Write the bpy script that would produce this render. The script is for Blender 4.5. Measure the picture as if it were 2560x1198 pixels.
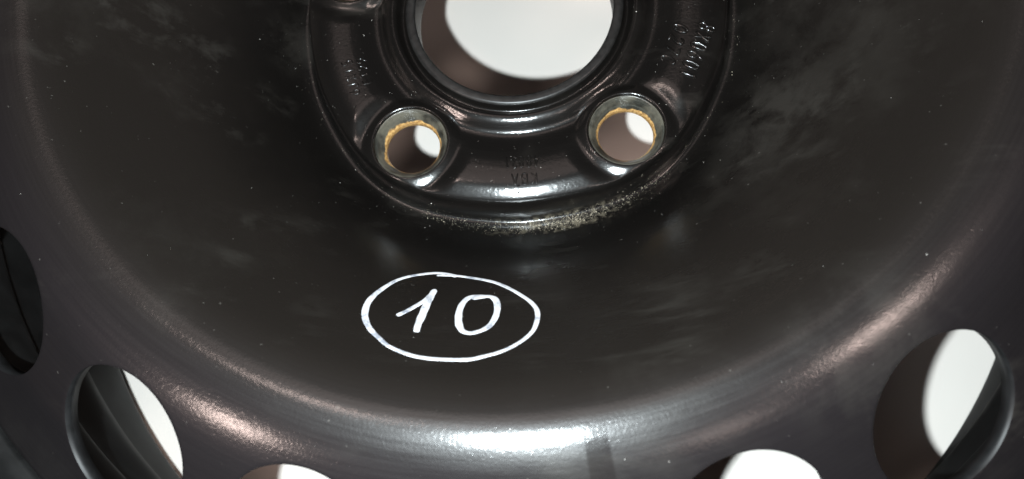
import bpy, bmesh, math, random
import numpy as np
from mathutils import Vector, Matrix

MM = 0.001
for o in list(bpy.data.objects):
    bpy.data.objects.remove(o)
scene = bpy.context.scene
col = scene.collection
random.seed(7)
rng = np.random.default_rng(11)

# ------------------------------------------------------------------ camera
# wheel axis = Z, hub bolt-seat plane = z 0, wheel lying face up on a white surface
CAM = np.array([13.8682, -129.0746, 199.0042])
AX, AY, AZ = 0.2866, 0.0886, -0.0271
FPX = 2000.0
def rot(ax, ay, az):
    cx, sx, cy, sy, cz, sz = math.cos(ax), math.sin(ax), math.cos(ay), math.sin(ay), math.cos(az), math.sin(az)
    Rx = np.array([[1,0,0],[0,cx,-sx],[0,sx,cx]]); Ry = np.array([[cy,0,sy],[0,1,0],[-sy,0,cy]]); Rz = np.array([[cz,-sz,0],[sz,cz,0],[0,0,1]])
    return Rz @ Ry @ Rx
RC = rot(AX, AY, AZ)
cam_d = bpy.data.cameras.new('camera')
cam = bpy.data.objects.new('camera', cam_d); col.objects.link(cam)
M4 = Matrix([list(RC[0])+[CAM[0]*MM], list(RC[1])+[CAM[1]*MM], list(RC[2])+[CAM[2]*MM], [0,0,0,1]])
cam.matrix_world = M4
cam_d.sensor_width = 36.0
cam_d.lens = FPX/2560*36.0
cam_d.clip_start = 0.01; cam_d.clip_end = 50.0
cam_d.dof.use_dof = True
cam_d.dof.focus_distance = 0.205
cam_d.dof.aperture_fstop = 15.0
scene.camera = cam

# ------------------------------------------------------------------ light
world = bpy.data.worlds.new('World'); scene.world = world; world.use_nodes = True
bg = world.node_tree.nodes['Background']
bg.inputs['Color'].default_value = (1.0, 0.86, 0.93, 1); bg.inputs['Strength'].default_value = 0.035

FLASH = CAM + RC @ np.array([-21.5, -13.0, 0.0])
ld = bpy.data.lights.new('flash_lamp', 'POINT'); ld.energy = 6.4; ld.color = (0.86, 0.965, 1.0); ld.shadow_soft_size = 0.0018
lo = bpy.data.objects.new('flash_lamp', ld); col.objects.link(lo); lo.location = Vector(FLASH*MM)

def ceiling_or_fill_lamp(direction, dist, size, power, color):
    d = Vector(direction).normalized()
    l = bpy.data.lights.new('ceiling_or_fill_lamp', 'AREA'); l.shape = 'DISK'; l.size = size; l.energy = power; l.color = color
    o = bpy.data.objects.new('ceiling_or_fill_lamp', l); col.objects.link(o)
    o.location = d*dist
    o.rotation_euler = (-d).to_track_quat('-Z', 'Y').to_euler()
WARM = (1.0, 0.78, 0.70)
ceiling_or_fill_lamp((-0.10, 0.32, 0.92), 2.2, 1.05, 3.3, (1.0, 0.80, 0.74))  # broad disc added in place of bounce from the lit ceiling
ceiling_or_fill_lamp((-0.31, 0.12, 0.94), 2.2, 0.22, 4.2, WARM)
ceiling_or_fill_lamp((-0.66, -0.50, 0.58), 2.4, 0.26, 15.0, WARM)
ceiling_or_fill_lamp((0.57, -0.20, 0.80), 2.3, 0.28, 11.0, WARM)
ceiling_or_fill_lamp((0.335, -0.520, 0.78), 2.3, 0.34, 2.2, WARM)  # added fill for the shaded board seen through the bore

scene.view_settings.view_transform = 'Standard'
scene.view_settings.look = 'None'
scene.view_settings.exposure = 0.0
scene.view_settings.gamma = 1.0
scene.view_settings.use_curve_mapping = False

# ------------------------------------------------------------------ helpers
def tag(o, label=None, cat=None, group=None, kind=None):
    if label: o['label'] = label
    if cat: o['category'] = cat
    if group: o['group'] = group
    if kind: o['kind'] = kind
    return o
def mesh_np(name, V, F, mat, parent=None, smooth=True):
    """V (n,3) in mm, F (m,4) or (m,3) int array"""
    V = np.asarray(V, np.float32)*MM
    F = np.asarray(F, np.int32)
    me = bpy.data.meshes.new(name)
    me.vertices.add(len(V)); me.vertices.foreach_set('co', V.ravel())
    k = F.shape[1]
    me.loops.add(F.size); me.loops.foreach_set('vertex_index', F.ravel())
    me.polygons.add(len(F)); me.polygons.foreach_set('loop_start', np.arange(0, F.size, k, dtype=np.int32))
    me.update(calc_edges=True); me.validate()
    if smooth: me.polygons.foreach_set('use_smooth', np.ones(len(me.polygons), bool))
    me.materials.append(mat)
    o = bpy.data.objects.new(name, me); col.objects.link(o)
    if parent: o.parent = parent
    return o
def grid_faces(nu, nv, wrap_v=False):
    i, j = np.meshgrid(np.arange(nu-1), np.arange(nv if wrap_v else nv-1), indexing='ij')
    j2 = (j+1) % nv
    return np.stack([i*nv+j, (i+1)*nv+j, (i+1)*nv+j2, i*nv+j2], -1).reshape(-1, 4)
def lathe(name, prof, mat, n=256, parent=None, center=(0, 0), smooth=True):
    prof = np.array(prof, float)
    a = np.linspace(0, 2*np.pi, n, endpoint=False)
    V = np.stack([prof[:,0][:,None]*np.cos(a)+center[0], prof[:,0][:,None]*np.sin(a)+center[1], np.repeat(prof[:,1][:,None], n, 1)], -1).reshape(-1, 3)
    return mesh_np(name, V, grid_faces(len(prof), n, True)[:, ::-1], mat, parent, smooth)
def sstep(a, b, x):
    t = np.clip((x-a)/(b-a), 0, 1); return t*t*(3-2*t)
def ray_dirs(pts):
    p = np.asarray(pts, float)
    d = np.stack([(p[:,0]-1280)/FPX, -(p[:,1]-599)/FPX, -np.ones(len(p))], -1)
    return d @ RC.T

# ------------------------------------------------------------------ the pressed disc as a height function (mm)
PCD = 50.0; SEAT_R = 10.0
HOLE_R, HOLE_Z, HOLE_SL = 147.4, 28.2, 0.6435
HA, HB = 17.4, 18.2*math.cos(HOLE_SL)
TS = math.tan(HOLE_SL)
def cone(r): return HOLE_Z-(r-HOLE_R)*TS
ctrl = [(26,0),(28.5,0),(30.7,0),(31.3,-0.7),(31.9,-2.8),(32.5,-3.1),(33.1,-1.6),(33.8,0.1),(34.5,0.7),(35.4,0.55),(36.4,0.1),(37.3,-0.6),(38.3,-1.6),(39.4,-2.1),(41.0,-1.9),(43,-1.1),(45,-0.2),(47.5,0.4),(50,0.7),(52.5,0.85),(54.2,0.8),(55.5,0.6),(56.8,0.12),(58.1,-0.44),(59.2,-1.0),(59.8,-1.9),(60.2,-3.6),(60.5,-6.2),(60.8,-8.6),(61.2,-9.5),(62.0,-9.8),(63.3,-9.7),(64.2,-9.3),(65.4,-8.7),(66.6,-7.8),(68.0,-6.6),(70,-5.9)]
def slope(r): return 1.03-1.03*np.clip((r-109.5)/11.0, 0, 1)-TS*np.clip((r-120)/19.0, 0, 1)
_r = np.arange(70.0, 171.01, 0.25); _z = np.concatenate([[0], np.cumsum(0.25*slope(_r[:-1]+0.125))])
_z += HOLE_Z-np.interp(HOLE_R, _r, _z)
ctrl[-1] = (70, float(_z[0]))
ctrl += list(zip(_r[4:], _z[4:]))+[(173, 8.0), (174.5, 3.0), (175, -3)]
cr = np.array([c[0] for c in ctrl]); cz = np.array([c[1] for c in ctrl])
rs = np.linspace(26, 175, 6000); zs = np.interp(rs, cr, cz)
def gsm(z, sig):
    s = sig/(rs[1]-rs[0]); n = int(4*s); k = np.exp(-0.5*(np.arange(-n, n+1)/s)**2); k /= k.sum()
    return np.convolve(np.pad(z, n, mode='edge'), k, 'valid')
z_f = gsm(zs, 0.45); z_m = gsm(zs, 1.4)
w = sstep(72, 80, rs)*(1-sstep(168, 171, rs))
zs = z_f*(1-w)+z_m*w
def z0(r): return np.interp(r, rs, zs)
def height(x, y):
    r = np.hypot(x, y); az = np.degrees(np.arctan2(x, -y))
    # each bolt sits in a dished pocket that opens outwards, the hub wall bulges round it; a collar stands round its seat
    b = (az % 72)-36                           # 0 at a bolt, +-36 at the middle of a pad
    t = r*np.sin(np.radians(b)); q = r*np.cos(np.radians(b))-PCD
    db = np.hypot(t, q)
    bulge = 0.5+0.5*np.cos(np.radians(np.clip(b*180/29, -180, 180)))
    re = r-1.9*bulge*sstep(51, 60, r)*(1-sstep(63, 71, r))
    z = z0(re)
    de = np.sqrt(t**2+np.where(q < 0, q, 0.42*q)**2)
    pk = sstep(18.0, 11.0, de)*sstep(34.8, 38.5, r)*(1-sstep(57.8, 60.1, re))
    z = z*(1-pk)+np.minimum(z, -1.0)*pk
    coll = sstep(14.2, 10.3, db)*(1-sstep(57.9, 61.2, re))
    z = z*(1-coll)+0.15*coll
    z = z-0.9*sstep(10.7, 9.9, db)**2
    # vent hole lips roll over a little
    m = (r > 128) & (r < 167)
    dd = (az+9) % 18-9
    tx = r*np.sin(np.radians(dd)); ty = r*np.cos(np.radians(dd))-HOLE_R
    q = (np.sqrt((tx/HA)**2+(ty/HB)**2)-1)*16.0
    z = np.where(m, z-0.10*sstep(0.9, -0.1, q)**2, z)
    return z

NT = 960
def ring_zone(r_list):
    a = -np.pi/2+np.radians(-180+360*np.arange(NT)/NT)
    R, A = np.meshgrid(r_list, a, indexing='ij')
    return np.stack([R*np.cos(A), R*np.sin(A)], -1).reshape(-1, 2), grid_faces(len(r_list), NT, True)[:, ::-1]
def hole_zone(r0, r1, nr, nsec, az0, hx, hy, hcr, sp):
    """one sector (nsec theta steps) with an elliptical hole, az0 = azimuth of hole centre (deg from -Y), half axes hx (tangential), hy (radial)"""
    half = 180.0*nsec/NT
    tt = np.linspace(-half, half, nsec+1); rr = np.linspace(r0, r1, nr+1)
    b = [(r0, t) for t in tt[:-1]]+[(r, half) for r in rr[:-1]]+[(r1, t) for t in tt[::-1][:-1]]+[(r, -half) for r in rr[::-1][:-1]]
    b = np.array(b)
    bt = b[:,0]*np.sin(np.radians(b[:,1])); br = b[:,0]*np.cos(np.radians(b[:,1]))-hcr
    ang = np.arctan2(br/hy, bt/hx)
    # spread angles more evenly round the hole
    h = np.stack([hx*np.cos(ang), hy*np.sin(ang)], -1)
    bq = np.stack([bt, br], -1)
    P = h[None]*(1-sp[:,None,None])+bq[None]*sp[:,None,None]
    tx = P[...,0].ravel(); ty = P[...,1].ravel()+hcr
    a = math.radians(az0)
    # local radial = (sin az, -cos az), tangential = (cos az, sin az)
    X = ty*math.sin(a)+tx*math.cos(a); Y = -ty*math.cos(a)+tx*math.sin(a)
    return np.stack([X, Y], -1), grid_faces(len(sp), len(b), True)
def concentrated(n, p): return np.linspace(0, 1, n)**p
verts = []; faces = []; off = 0
def put(xy, f):
    global off
    verts.append(xy); faces.append(f+off); off += len(xy)
put(*ring_zone(np.linspace(28.55, 37, 26)))
for k in range(5): put(*hole_zone(37, 63, 64, NT//5, 36+72*k, SEAT_R, SEAT_R, PCD, concentrated(44, 1.15)))
put(*ring_zone(np.concatenate([np.linspace(63, 74, 28), np.linspace(74, 130, 90)[1:]])))
for k in range(20): put(*hole_zone(130, 166, 44, NT//20, 18*k, HA, HB, HOLE_R, concentrated(24, 1.5)))
put(*ring_zone(np.linspace(166, 174.8, 16)))
XY = np.concatenate(verts); FF = np.concatenate(faces)
key = np.round(XY*2000).astype(np.int64)
kk = key[:,0]*4000037+key[:,1]
_, idx, inv = np.unique(kk, return_index=True, return_inverse=True)
XY = XY[idx]; FF = inv.ravel()[FF]
# drop degenerate quads, make all faces face up
P = XY[FF]
area = 0.5*np.sum(P[...,0]*np.roll(P[...,1], -1, 1)-np.roll(P[...,0], -1, 1)*P[...,1], 1)
FF = np.where((area < 0)[:,None], FF[:, ::-1], FF)
FF = FF[np.abs(area) > 1e-9]
DISC_V = np.concatenate([XY, height(XY[:,0], XY[:,1])[:,None]], 1)

def surf_points(px):
    """points of the pressed surface seen at photo pixels (march along the sight line)"""
    d = ray_dirs(px); t0 = (60-CAM[2])/d[:,2]; t1 = (-14-CAM[2])/d[:,2]
    lo_, hi_ = t0.copy(), t1.copy()
    n = 400; prev = t0.copy(); found = np.zeros(len(d), bool)
    for i in range(1, n+1):
        t = t0+(t1-t0)*i/n
        X = CAM+d*t[:,None]
        below = X[:,2] < height(X[:,0], X[:,1])
        new = below & ~found
        lo_[new] = prev[new]; hi_[new] = t[new]; found |= new; prev = t
    for _ in range(30):
        mid = 0.5*(lo_+hi_); X = CAM+d*mid[:,None]
        b = X[:,2] < height(X[:,0], X[:,1])
        hi_ = np.where(b, mid, hi_); lo_ = np.where(b, lo_, mid)
    return CAM+d*hi_[:,None]
def surf_normal(X):
    e = 0.15
    gx = (height(X[:,0]+e, X[:,1])-height(X[:,0]-e, X[:,1]))/(2*e)
    gy = (height(X[:,0], X[:,1]+e)-height(X[:,0], X[:,1]-e))/(2*e)
    n = np.stack([-gx, -gy, np.ones(len(X))], -1)
    return n/np.linalg.norm(n, axis=1)[:,None]

# ------------------------------------------------------------------ materials
class NT_:
    def __init__(s, name):
        s.m = bpy.data.materials.new(name); s.m.use_nodes = True; s.t = s.m.node_tree
        s.b = s.t.nodes['Principled BSDF']
    def n(s, typ, **kw):
        nd = s.t.nodes.new(typ)
        for k, v in kw.items():
            if k.startswith('i_'):
                key = k[2:]; key = int(key) if key.isdigit() else key.replace('_', ' ')
                if hasattr(v, 'is_output'): s.t.links.new(v, nd.inputs[key])
                else: nd.inputs[key].default_value = v
            else: setattr(nd, k, v)
        return nd
    def math(s, op, a, b=None, c=None, clamp=False):
        nd = s.t.nodes.new('ShaderNodeMath'); nd.operation = op; nd.use_clamp = clamp
        for i, v in enumerate((a, b, c)):
            if v is None: continue
            if hasattr(v, 'is_output'): s.t.links.new(v, nd.inputs[i])
            else: nd.inputs[i].default_value = v
        return nd.outputs[0]
    def ramp(s, fac, stops):
        nd = s.t.nodes.new('ShaderNodeMapRange'); nd.clamp = True; nd.interpolation_type = 'SMOOTHSTEP'
        a, b, c, d = stops
        s.t.links.new(fac, nd.inputs[0]); 
        for i, v in zip((1,2,3,4), (a,b,c,d)): nd.inputs[i].default_value = v
        return nd.outputs[0]
    def noise(s, vec, scale, detail=3, rough=0.5, dist=0.0):
        nd = s.t.nodes.new('ShaderNodeTexNoise')
        s.t.links.new(vec, nd.inputs['Vector']); nd.inputs['Scale'].default_value = scale
        nd.inputs['Detail'].default_value = detail; nd.inputs['Roughness'].default_value = rough; nd.inputs['Distortion'].default_value = dist
        return nd.outputs['Fac']
    def mixc(s, fac, a, b):
        nd = s.t.nodes.new('ShaderNodeMix'); nd.data_type = 'RGBA'
        s.t.links.new(fac, nd.inputs['Factor'])
        for k, v in ((6, a), (7, b)):
            if hasattr(v, 'is_output'): s.t.links.new(v, nd.inputs[k])
            else: nd.inputs[k].default_value = (*v, 1)
        return nd.outputs[2]
    def set(s, key, v):
        if hasattr(v, 'is_output'): s.t.links.new(v, s.b.inputs[key])
        else: s.b.inputs[key].default_value = v
    def bump(s, h, strength, dist):
        nd = s.t.nodes.new('ShaderNodeBump'); nd.inputs['Strength'].default_value = strength; nd.inputs['Distance'].default_value = dist
        s.t.links.new(h, nd.inputs['Height']); return nd

PATCH_A = 0.131
def black_paint(name, smears=()):
    M = NT_(name); co = M.n('ShaderNodeTexCoord').outputs['Object']
    sep = M.n('ShaderNodeSeparateXYZ', i_0=co)
    r = M.math('SQRT', M.math('ADD', M.math('POWER', sep.outputs[0], 2.0), M.math('POWER', sep.outputs[1], 2.0)))
    a = M.math('ARCTAN2', sep.outputs[0], M.math('MULTIPLY', sep.outputs[1], -1.0))
    pol = M.n('ShaderNodeCombineXYZ', i_0=M.math('MULTIPLY', a, 0.6), i_1=M.math('MULTIPLY', r, 170.0), i_2=sep.outputs[2]).outputs[0]
    streak = M.noise(pol, 8.0, 5, 0.65)
    smudge = M.noise(co, 22.0, 6, 0.62, 0.15)
    cloud = M.noise(co, 75.0, 6, 0.66, 0.25)
    peel = M.noise(co, 1250.0, 3, 0.55, 0.8)
    fine = M.noise(co, 4200.0, 2, 0.5)
    speck = M.noise(co, 900.0, 2, 0.5)
    dust = M.ramp(smudge, (0.50, 0.76, 0.0, 0.45))
    dust = M.math('MULTIPLY', dust, M.ramp(cloud, (0.35, 0.7, 0.25, 1.0)))
    for (p, rad, amt) in smears:
        vd = M.n('ShaderNodeVectorMath', operation='DISTANCE', i_0=co, i_1=p).outputs['Value']
        k = M.ramp(vd, (rad*0.25, rad, amt, 0.0))
        dust = M.math('ADD', dust, M.math('MULTIPLY', k, M.ramp(cloud, (0.36, 0.62, 0.0, 1.0))), clamp=True)
    wv = M.n('ShaderNodeVectorMath', operation='MULTIPLY', i_0=co, i_1=(0.13, 1.0, 1.0)).outputs[0]
    wipe = M.ramp(M.noise(wv, 130.0, 5, 0.65, 0.3), (0.50, 0.72, 0.0, 1.0))
    wipe = M.math('MULTIPLY', wipe, M.ramp(M.noise(co, 26.0, 3, 0.5), (0.46, 0.62, 0.0, 0.75)))
    dust = M.math('ADD', dust, wipe, clamp=True)
    brown = M.ramp(M.math('ADD', r, M.math('MULTIPLY', M.math('SUBTRACT', smudge, 0.5), 0.03)), (0.066, 0.098, 0.0, 1.0))
    paint = M.mixc(brown, (0.0034, 0.0030, 0.0027), (0.0086, 0.0071, 0.0061))  # darker round the hub, its shade put into the colour; brown dust outward
    paint = M.mixc(M.ramp(r, (0.110, 0.134, 0.0, 1.0)), paint, (0.0078, 0.0066, 0.0072))  # purple-grey reflection on the outer ring, put into the base colour
    col_ = M.mixc(M.math('MULTIPLY', dust, 0.6), paint, (0.025, 0.0228, 0.0198))
    col_ = M.mixc(M.ramp(speck, (0.74, 0.80, 0.0, 0.22)), col_, (0.20, 0.19, 0.17))
    # dried mud in the channel round the hub
    chan = M.math('MULTIPLY', M.ramp(sep.outputs[2], (-0.0086, -0.0074, 1.0, 0.0)), M.ramp(r, (0.0604, 0.0618, 0.0, 1.0)))
    side = M.ramp(M.math('ABSOLUTE', M.math('SUBTRACT', a, 0.17)), (0.06, 0.40, 1.0, 0.0))
    mud = M.math('MULTIPLY', M.math('MULTIPLY', chan, side), M.ramp(M.noise(co, 420.0, 5, 0.7), (0.47, 0.64, 0.0, 0.7)))
    col_ = M.mixc(mud, col_, (0.105, 0.092, 0.068))
    M.set('Base Color', col_)
    outer = M.ramp(r, (0.075, 0.105, 0.0, 1.0))
    crest = M.ramp(r, (0.110, 0.122, 0.0, 1.0))
    ro = M.math('ADD', 0.36, M.math('MULTIPLY', dust, 0.10))
    ro = M.math('ADD', ro, M.math('MULTIPLY', M.math('SUBTRACT', streak, 0.5), M.math('ADD', 0.05, M.math('MULTIPLY', crest, 0.10))))
    ro = M.math('ADD', ro, M.math('MULTIPLY', crest, 0.04))
    ro = M.math('ADD', ro, M.math('MULTIPLY', mud, 0.4), clamp=True)
    M.set('Roughness', ro)
    M.set('IOR', 1.5); 
    # thin scratched film that scatters; wiped clean in one short patch over the crown
    pa = M.math('MULTIPLY', M.ramp(M.math('ABSOLUTE', M.math('SUBTRACT', a, PATCH_A)), (0.016, 0.0215, 1.0, 0.0)), M.ramp(M.math('ADD', r, M.math('MULTIPLY', M.math('SUBTRACT', cloud, 0.5), 0.006)), (0.1195, 0.1225, 0.0, 1.0)))
    film = M.math('ADD', M.ramp(r, (0.062, 0.066, 0.075, 0.03)), M.math('MULTIPLY', M.ramp(streak, (0.30, 0.68, 0.0, 1.0)), M.math('ADD', 0.015, M.math('MULTIPLY', crest, 0.06))))
    film = M.math('ADD', film, M.math('MULTIPLY', crest, 0.085))
    film = M.math('ADD', film, M.math('MULTIPLY', dust, 0.10))
    film = M.math('MULTIPLY', film, M.math('SUBTRACT', 1.0, M.math('MULTIPLY', pa, 0.85)))
    M.set('Specular IOR Level', film)
    cw = M.math('SUBTRACT', 0.78, M.math('ADD', M.math('MULTIPLY', dust, 0.35), mud), clamp=True)
    M.set('Coat Weight', cw)
    cr_ = M.math('ADD', 0.15, M.math('MULTIPLY', outer, 0.02))
    cr_ = M.math('ADD', cr_, M.math('MULTIPLY', dust, 0.10))
    cr_ = M.math('ADD', cr_, M.math('MULTIPLY', M.math('SUBTRACT', streak, 0.5), M.math('ADD', 0.02, M.math('MULTIPLY', crest, 0.08))))
    M.set('Coat Roughness', cr_)
    hh = M.math('ADD', M.math('MULTIPLY', peel, 1.0), M.math('MULTIPLY', fine, 0.3))
    hh = M.math('ADD', hh, M.math('MULTIPLY', streak, M.math('MULTIPLY', crest, 0.04)))
    b = M.bump(hh, 0.6, 0.000055)
    M.t.links.new(b.outputs[0], M.b.inputs['Normal']); M.t.links.new(b.outputs[0], M.b.inputs['Coat Normal'])
    return M.m

def plain(name, c, rough, noise_scale=None, amt=0.2, bump=0.0, metallic=0.0, spec=0.5):
    M = NT_(name); co = M.n('ShaderNodeTexCoord').outputs['Object']
    if noise_scale:
        f = M.noise(co, noise_scale, 4, 0.6)
        M.set('Base Color', M.mixc(M.ramp(f, (0.3, 0.7, 0.0, 1.0)), tuple(v*(1-amt) for v in c), tuple(min(1, v*(1+amt)) for v in c)))
        if bump:
            b = M.bump(f, 0.6, bump); M.t.links.new(b.outputs[0], M.b.inputs['Normal'])
    else: M.set('Base Color', (*c, 1))
    M.set('Roughness', rough); M.set('Metallic', metallic); M.set('Specular IOR Level', spec)
    return M.m

def seat_material():
    """worn grey cone with orange rust creeping up from its inner edge; object origin on the bolt axis"""
    M = NT_('worn_bolt_seat'); co = M.n('ShaderNodeTexCoord').outputs['Object']
    inf = M.n('ShaderNodeObjectInfo').outputs['Random']
    sep = M.n('ShaderNodeSeparateXYZ', i_0=co)
    r = M.math('SQRT', M.math('ADD', M.math('POWER', sep.outputs[0], 2.0), M.math('POWER', sep.outputs[1], 2.0)))
    off_ = M.n('ShaderNodeCombineXYZ', i_2=M.math('MULTIPLY', inf, 3.0)).outputs[0]
    cv = M.n('ShaderNodeVectorMath', operation='ADD', i_0=co, i_1=off_).outputs[0]
    big = M.noise(cv, 170.0, 3, 0.55); fine = M.noise(cv, 1400.0, 4, 0.65)
    edge = M.math('ADD', M.math('MULTIPLY', M.math('SUBTRACT', 0.00825, r), 1700.0), M.math('MULTIPLY', M.math('SUBTRACT', big, 0.48), 3.6))
    edge = M.math('ADD', edge, M.math('MULTIPLY', M.math('SUBTRACT', fine, 0.5), 0.35))
    rust = M.ramp(edge, (0.35, 0.75, 0.0, 1.0))
    ringv = M.n('ShaderNodeCombineXYZ', i_0=M.math('MULTIPLY', r, 2600.0), i_1=inf, i_2=M.math('MULTIPLY', big, 1.5)).outputs[0]
    score = M.noise(ringv, 2.2, 3, 0.7)
    base = M.mixc(M.ramp(big, (0.38, 0.62, 0.0, 1.0)), (0.011, 0.011, 0.009), (0.072, 0.067, 0.052))
    base = M.mixc(M.ramp(score, (0.42, 0.66, 0.0, 0.6)), base, (0.045, 0.046, 0.038))
    base = M.mixc(M.ramp(fine, (0.56, 0.72, 0.0, 0.7)), base, (0.03, 0.028, 0.024))
    orange = M.mixc(M.ramp(fine, (0.35, 0.65, 0.0, 1.0)), (0.19, 0.10, 0.035), (0.40, 0.25, 0.095))
    M.set('Base Color', M.mixc(rust, base, orange))
    M.set('Roughness', 0.28); M.set('Metallic', 0.0)
    b = M.bump(fine, 0.5, 0.00012); M.t.links.new(b.outputs[0], M.b.inputs['Normal'])
    return M.m

SM = [((0.057, -0.069, -0.006), 0.022, 0.9), ((0.068, -0.045, 0.0), 0.024, 0.7), ((0.083, -0.030, 0.010), 0.034, 0.4), ((0.070, -0.108, 0.040), 0.025, 0.5),
      ((-0.125, -0.010, 0.03), 0.03, 0.35), ((-0.066, -0.004, -0.008), 0.014, 0.5)]
PAINT = black_paint('black_wheel_paint', SM)
RIMP = plain('black_rim_paint', (0.006, 0.006, 0.006), 0.58, 120, 0.4, spec=0.16)
SEATM = seat_material()
EDGE = plain('painted_cut_edge', (0.0085, 0.0083, 0.008), 0.38, 500, 0.4, 0.00003, spec=0.35)
BOUNCE = plain('disc_back_bounce', (0.20, 0.135, 0.105), 0.8, 80, 0.3)  # unseen back of the disc, made brown to bounce light onto the board
def marker_paint():
    M = NT_('white_marker_paint'); co = M.n('ShaderNodeTexCoord').outputs['Object']
    thin = M.noise(co, 260.0, 4, 0.6, 0.4); fine = M.noise(co, 2600.0, 3, 0.6)
    t = M.ramp(M.math('ADD', thin, M.math('MULTIPLY', M.math('SUBTRACT', fine, 0.5), 0.35)), (0.50, 0.66, 0.0, 0.8))
    M.set('Base Color', M.mixc(t, (0.50, 0.50, 0.52), (0.16, 0.175, 0.215)))
    M.set('Roughness', 0.38); b = M.bump(fine, 0.4, 0.00004); M.t.links.new(b.outputs[0], M.b.inputs['Normal'])
    return M.m
MARK = marker_paint()
CUT = plain('punched_edge', (0.006, 0.006, 0.0063), 0.5, 260, 0.45, 0.00003, spec=0.25)
GRIT = plain('pale_grit', (0.27, 0.24, 0.185), 0.8, 900, 0.7)
WHITE = plain('white_board', (0.86, 0.80, 0.745), 0.55, 14, 0.012)

# ------------------------------------------------------------------ setting
def board():
    bm = bmesh.new()
    bmesh.ops.create_grid(bm, x_segments=24, y_segments=24, size=0.9)
    me = bpy.data.meshes.new('table_top'); bm.to_mesh(me); bm.free(); me.materials.append(WHITE)
    o = bpy.data.objects.new('table_top', me); col.objects.link(o); o.location = (0, 0, FLOOR*MM)
    return tag(o, kind='structure')
FLOOR = -120.0
board()

# ------------------------------------------------------------------ the wheel
wheel = bpy.data.objects.new('steel_wheel', None); col.objects.link(wheel)
wheel.location = (0, 0, FLOOR*MM); wheel.empty_display_size = 0.02
tag(wheel, 'black painted steel car wheel lying face up on a white surface, marked 10', 'wheel')
bpy.context.view_layer.update()
def attach(o):
    o.parent = wheel; o.matrix_parent_inverse = wheel.matrix_world.inverted(); return o

disc = attach(mesh_np('disc', DISC_V, FF, PAINT))
sol = disc.modifiers.new('thickness', 'SOLIDIFY'); sol.thickness = 0.0034; sol.offset = -1.0; sol.use_even_offset = False
disc.data.materials.append(CUT); disc.data.materials.append(BOUNCE); sol.material_offset_rim = 1; sol.material_offset = 2

vg = disc.vertex_groups.new(name='sheet_thickness')          # the press leaves the hub pocket walls thinner than the dish
rv = np.hypot(XY[:,0], XY[:,1]); wv_ = np.round(sstep(70, 90, rv)*10).astype(int)
for k in range(1, 11): vg.add(np.nonzero(wv_ == k)[0].tolist(), k/10, 'REPLACE')
sol.vertex_group = 'sheet_thickness'; sol.thickness_vertex_group = 0.12

be = attach(lathe('bore_edge', [(28.4,-9),(28.4,-0.5),(28.6,0.05),(28.9,0.16),(30.4,0.16),(30.85,0.02),(31.2,-0.5)], EDGE, 256))

rim_prof = [(171.6,9.2),(172.2,10.6),(173.0,11.0),(175.5,12.5),(178.5,18),(180.5,26),(181.5,34),(183,40),(187,44),(192,49),(197,55),(201,58),(205,57.5),(206.5,54),(206,50),
            (202,49),(198,44),(194,36),(191,28),(188,20),(184,12),(178,4),(176,-6),(175.6,-40),(177,-52),(184,-60),(190,-66),(191.5,-100),(196,-108),(203,-112),(206,-116),(205,-119.5),
            (200,-119.9),(196,-116.5),(191,-110),(187,-104),(186,-98),(185,-70),(181,-62),(175,-56),(172.2,-48),(171,-40),(171,-22),(169.5,-19),(167.6,-18),(167.4,-2),(168.6,2)]
rp = np.array(rim_prof, float)
# subdivide with corner rounding
def chaikin(p, n=2):
    for _ in range(n):
        q = 0.75*p[:-1]+0.25*p[1:]; s = 0.25*p[:-1]+0.75*p[1:]
        p = np.concatenate([p[:1], np.stack([q, s], 1).reshape(-1, p.shape[1]), p[-1:]])
    return p
attach(lathe('rim', chaikin(rp, 2), RIMP, 360))

# bolt seats
prof = [(10.25,-0.75),(10.0,-0.55),(9.75,-0.75),(9.4,-1.15),(8.9,-1.9),(8.4,-2.7),(7.95,-3.35),(7.65,-3.8),(7.5,-4.2),(7.45,-4.8),(7.5,-6.0),(8.2,-6.4)]
seat_me = None
for k in range(5):
    a = math.radians(36+72*k-90)
    if seat_me is None:
        s = lathe('bolt_seat', chaikin(np.array(prof), 2), SEATM, 128); seat_me = s.data
    else:
        s = bpy.data.objects.new('bolt_seat', seat_me); col.objects.link(s)
    s.location = (PCD*math.cos(a)*MM, PCD*math.sin(a)*MM, 0)
    s.rotation_euler = (0, 0, 1.3*k)
    attach(s)

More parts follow.
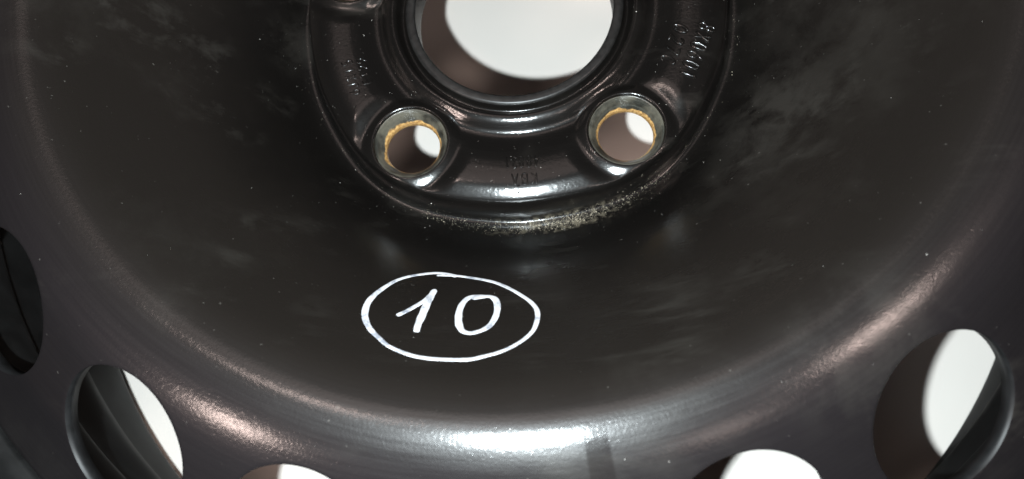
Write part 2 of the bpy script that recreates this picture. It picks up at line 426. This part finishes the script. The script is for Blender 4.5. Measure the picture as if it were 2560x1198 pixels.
# ------------------------------------------------------------------ white marker number
def spline(pts, n, closed=False):
    p = np.array(pts, float)
    if closed: p = np.concatenate([p[-1:], p, p[:2]])
    else: p = np.concatenate([2*p[:1]-p[1:2], p, 2*p[-1:]-p[-2:-1]])
    out = []
    for i in range(1, len(p)-2):
        t = np.linspace(0, 1, n, endpoint=False)[:,None]
        a, b, c, d = p[i-1], p[i], p[i+1], p[i+2]
        out.append(0.5*((2*b)+(-a+c)*t+(2*a-5*b+4*c-d)*t**2+(-a+3*b-3*c+d)*t**3))
    out = np.concatenate(out)
    if not closed: out = np.concatenate([out, p[-2:-1]])
    return out
def stroke_np(pts, wid, closed=False, n=14):
    """pts: photo pixels (x, y, width px) along the centre of a pen stroke"""
    c = spline(pts, n, closed)
    X = surf_points(c[:, :2]); N = surf_normal(X)
    T = np.roll(X, -1, 0)-np.roll(X, 1, 0)
    if not closed: T[0] = X[1]-X[0]; T[-1] = X[-1]-X[-2]
    T /= np.linalg.norm(T, axis=1)[:,None]
    S = np.cross(N, T)
    depth = -((X-CAM) @ RC)[:,2]
    hw = 0.5*c[:,2]*wid*depth/FPX
    hw = hw*(1+0.035*np.sin(np.arange(len(hw))*0.37)+rng.normal(0, 0.014, len(hw)))
    if not closed:
        L = np.concatenate([[0], np.cumsum(np.linalg.norm(np.diff(X, axis=0), axis=1))]); Lr = L[-1]-L
        m = np.minimum(L, Lr); e = np.clip(m/hw, 0, 1); hw = hw*np.sqrt(np.clip(1-(1-e)**2, 0.12, 1))
    us = np.array([-1, -0.93, -0.6, -0.2, 0.2, 0.6, 0.93, 1]); hs = np.array([0.0, 0.05, 0.065, 0.05, 0.05, 0.065, 0.05, 0.0])
    V = X[:,None]+S[:,None]*(us[None,:,None]*hw[:,None,None])
    V[...,2] = height(V[...,0], V[...,1])
    V = V+N[:,None]*(hs[None,:,None]+0.02)
    V = V.reshape(-1, 3); nu = len(X); nv = len(us)
    F = grid_faces(nu, nv)
    if closed:
        j = np.arange(nv-1); F = np.concatenate([F, np.stack([(nu-1)*nv+j, j, j+1, (nu-1)*nv+j+1], -1)])
    return V, F[:, ::-1]
def joined(name, parts, mat):
    Vs, Fs, o_ = [], [], 0
    for V, F in parts: Vs.append(V); Fs.append(F+o_); o_ += len(V)
    return mesh_np(name, np.concatenate(Vs), np.concatenate(Fs), mat)
def zp(x, y, w): return (860+x/3.993, 640+y/3.993, w/3.993)
oval = [(1128,205,62),(1010,178,46),(900,172,40),(770,185,38),(640,208,38),(520,247,42),(410,310,50),(310,385,60),(240,465,68),(210,560,72),(217,640,70),(262,730,64),(345,815,56),(430,890,54),
        (540,945,56),(680,995,56),(830,1022,58),(980,1033,58),(1130,1037,60),(1270,1032,62),(1400,1002,58),(1540,965,54),(1680,905,52),(1800,830,52),(1890,740,52),(1930,630,56),(1925,540,54),
        (1870,465,50),(1780,400,46),(1660,330,46),(1520,270,48),(1400,240,44),(1260,217,40),(1150,202,40),(1040,196,34),(925,195,28)]
marking = attach(joined('marker_number', [stroke_np([zp(*p) for p in oval], 0.93)], MARK))
marking['label'] = 'white hand-drawn oval around the number'
one = [[(525,597,58),(620,553,54),(710,503,54),(790,455,52),(850,400,46),(880,370,40)], [(910,335,62),(875,390,74),(838,460,80),(802,540,84),(766,625,84),(735,700,72),(722,765,72)]]
zero = [(1275,425,70),(1370,412,60),(1450,405,56),(1510,435,76),(1532,510,72),(1515,600,70),(1460,690,70),(1370,745,66),(1260,770,66),(1185,750,70),(1150,690,82),(1143,610,78),(1158,530,72),(1195,460,66),(1260,412,62),(1340,400,48),(1420,400,36)]
for nm, st in (('numeral_one', one), ('numeral_zero', [zero])):
    o = joined(nm, [stroke_np([zp(*p) for p in s_], 0.93) for s_ in st], MARK)
    o.parent = marking; o.matrix_parent_inverse = marking.matrix_world.inverted()
bpy.context.view_layer.update()

# ------------------------------------------------------------------ raised stamping on the pads
def arc(cx, cy, rx, ry, a0, a1, n=9):
    return [(cx+rx*math.cos(math.radians(a0+(a1-a0)*k/n)), cy+ry*math.sin(math.radians(a0+(a1-a0)*k/n))) for k in range(n+1)]
GLYPH = {
 '0': [arc(.5, .5, .42, .5, 90, 450, 16)], '1': [[(.2, .8), (.55, 1), (.55, 0)]],
 '2': [arc(.5, .72, .4, .28, 170, -40, 8)+[(.1, 0), (.92, 0)]], '3': [arc(.45, .74, .4, .26, 150, -90, 8)+arc(.45, .24, .44, .25, 90, -150, 8)],
 '4': [[(.7, 0), (.7, 1), (.05, .32), (.95, .32)]], '5': [[(.88, 1), (.2, 1), (.14, .56)]+arc(.47, .3, .43, .3, 120, -140, 9)],
 '6': [[(.75, 1), (.3, .65)]+arc(.5, .3, .42, .3, 160, 520, 14)], '7': [[(.06, 1), (.94, 1), (.35, 0)]],
 '8': [arc(.5, .75, .36, .25, -90, 270, 14), arc(.5, .25, .43, .25, 90, 450, 14)], '9': [[(.25, 0), (.7, .35)]+arc(.5, .7, .42, .3, -20, 340, 14)],
 'X': [[(.05, 0), (.95, 1)], [(.05, 1), (.95, 0)]], 'C': [arc(.55, .5, .46, .5, 50, 310, 12)], 'J': [[(.75, 1), (.75, .3)]+arc(.42, .28, .33, .28, 0, -160, 8)],
 'E': [[(.9, 1), (.1, 1), (.1, 0), (.9, 0)], [(.1, .5), (.75, .5)]], 'T': [[(.02, 1), (.98, 1)], [(.5, 1), (.5, 0)]],
 'K': [[(.1, 0), (.1, 1)], [(.9, 1), (.12, .45), (.92, 0)]], 'A': [[(.02, 0), (.5, 1), (.98, 0)], [(.2, .36), (.8, .36)]],
 'B': [[(.1, 0), (.1, 1), (.5, 1)]+arc(.5, .75, .36, .25, 90, -90, 7)+[(.1, .5), (.5, .5)]+arc(.5, .25, .42, .25, 90, -90, 7)+[(.1, 0)]]}
def stamp(txt, px, px_dir, h_px, adv_px, lift=0.3, rad=0.3):
    """raised characters centred at photo pixel px on the pad, baseline along photo direction px_dir; every stroke is a rounded ridge"""
    p = np.array(px, float); u = np.array(px_dir, float); u /= np.hypot(*u)
    up = np.array([u[1], -u[0]])
    parts = []
    cnt = len(txt)
    for i, ch in enumerate(txt):
        c0 = p+u*(i-(cnt-1)/2)*adv_px+rng.normal(0, .5, 2)
        for pl in GLYPH[ch]:
            q = np.array(pl); q = np.stack([(q[:,0]-.5)*adv_px*0.66, (q[:,1]-.5)*h_px], -1)
            q2 = [q[0]]
            for a_, b_ in zip(q[:-1], q[1:]):
                m = max(1, int(np.hypot(*(b_-a_))/4)); q2 += [a_+(b_-a_)*k/m for k in range(1, m+1)]
            q2 = np.array(q2)
            X = surf_points(c0+q2[:,0:1]*u+q2[:,1:2]*up); N = surf_normal(X)
            T = np.gradient(X, axis=0); T /= np.linalg.norm(T, axis=1)[:,None]+1e-9
            S = np.cross(N, T); S /= np.linalg.norm(S, axis=1)[:,None]+1e-9
            a = np.radians(np.linspace(-10, 190, 9))
            e = np.ones(len(X)); e[0] = e[-1] = 0.55
            V = X[:,None]+S[:,None]*(np.cos(a)[None,:,None]*rad*e[:,None,None])+N[:,None]*(np.sin(a)[None,:,None]*lift*e[:,None,None])
            F = grid_faces(len(X), 9)
            V = V.reshape(-1, 3)
            n0 = len(V); V = np.concatenate([V, X[:1]+N[:1]*lift*.2-T[:1]*rad*.5, X[-1:]+N[-1:]*lift*.2+T[-1:]*rad*.5])
            k = np.arange(8); b0 = (len(X)-1)*9
            F = np.concatenate([F, np.stack([k, k+1, np.full(8, n0), np.full(8, n0)], -1), np.stack([b0+k+1, b0+k, np.full(8, n0+1), np.full(8, n0+1)], -1)])
            parts.append((V, F))
    Vs, Fs, o_ = [], [], 0
    for V, F in parts: Vs.append(V); Fs.append(F+o_); o_ += len(V)
    V = np.concatenate(Vs)*MM; F = np.concatenate(Fs)
    me = bpy.data.meshes.new('stamped_text')
    me.from_pydata(V.tolist(), [], [list(dict.fromkeys(f)) for f in F.tolist()]); me.update()
    me.materials.append(PAINT)
    for p_ in me.polygons: p_.use_smooth = True
    bm = bmesh.new(); bm.from_mesh(me); bmesh.ops.recalc_face_normals(bm, faces=bm.faces); bm.to_mesh(me); bm.free()
    o = bpy.data.objects.new('stamped_text', me); col.objects.link(o); attach(o)
    return o
stamp('8X0601', (1742, 128), (-50, 128), 40, 25.0, 0.6, 0.40)
stamp('027C', (1686, 112), (-40, 96), 35, 28, 0.6, 0.40)
stamp('6JX15', (877, 195), (-22, -80), 26, 19, 0.22, 0.26)
stamp('ET29', (910, 178), (-18, -72), 22, 18, 0.22, 0.26)
stamp('KBA', (1311, 448), (-62, 3), 28, 24, 0.18, 0.22)
stamp('48831', (1304, 405), (-85, 6), 27, 18, 0.18, 0.22)

# ------------------------------------------------------------------ dust and grit lying on the paint
def grains(name, pts, size, mat, label):
    ico = np.array([(1,0,0),(-1,0,0),(0,1,0),(0,-1,0),(0,0,1),(0,0,-1)], float)
    tri = np.array([(0,2,4),(2,1,4),(1,3,4),(3,0,4),(2,0,5),(1,2,5),(3,1,5),(0,3,5)])
    n = len(pts)
    V = ico[None]*(size[:,None,None])*rng.uniform(0.55, 1.25, (n, 6, 3))
    a = rng.uniform(0, 6.28, n); c_, s_ = np.cos(a), np.sin(a)
    x = V[...,0]*c_[:,None]-V[...,1]*s_[:,None]; y = V[...,0]*s_[:,None]+V[...,1]*c_[:,None]
    V = np.stack([x, y, V[...,2]*0.8], -1)+pts[:,None]+np.array([0, 0, 1.0])*size[:,None,None]*0.35
    F = (tri[None]+6*np.arange(n)[:,None,None]).reshape(-1, 3)
    o = mesh_np(name, V.reshape(-1, 3), F, mat, smooth=False)
    return tag(o, label, 'dust', kind='stuff')
# grit in the channel round the hub
n = 2600
az = np.radians(np.concatenate([rng.normal(9, 6, int(n*.55)), rng.uniform(-26, 40, int(n*.35)), rng.uniform(-90, 90, n-int(n*.55)-int(n*.35))]))
rr = np.clip(rng.normal(63.6, 1.0, n), 61.6, 68.5)
px_, py_ = rr*np.sin(az), -rr*np.cos(az)
g = np.stack([px_, py_, height(px_, py_)], -1)
sz = np.clip(rng.lognormal(-2.9, 0.5, n), 0.025, 0.24)
grains('grit', g, sz, GRIT, 'pale sand grains and grit lodged in the channel around the hub')
# specks
n1, n2 = 380, 60
r1 = rng.uniform(32, 75, n1); a1 = rng.uniform(-100, 100, n1)
r2 = np.sqrt(rng.uniform(68**2, 134**2, n2)); a2 = rng.uniform(-75, 75, n2)
rr = np.concatenate([r1, r2]); az = np.radians(np.concatenate([a1, a2]))
px_, py_ = rr*np.sin(az), -rr*np.cos(az)
ok = np.ones(len(rr), bool)
for k in range(5):
    a = math.radians(36+72*k-90); ok &= np.hypot(px_-PCD*math.cos(a), py_-PCD*math.sin(a)) > 10.6
dd = (np.degrees(az)+9) % 18-9
ok &= ((rr*np.sin(np.radians(dd))/HA)**2+((rr*np.cos(np.radians(dd))-HOLE_R)/HB)**2) > 1.1
px_, py_ = px_[ok], py_[ok]
g = np.stack([px_, py_, height(px_, py_)], -1)
sz = np.clip(rng.lognormal(-3.0, 0.5, len(g)), 0.025, 0.2)
SPECK = plain('white_dust_specks', (0.55, 0.53, 0.49), 0.7, 90, 0.4)
grains('dust_specks', g, sz, SPECK, 'tiny white dust specks scattered over the black paint')

# ------------------------------------------------------------------ render
scene.render.engine = 'CYCLES'
scene.render.resolution_x = 1024; scene.render.resolution_y = 479
scene.cycles.max_bounces = 8
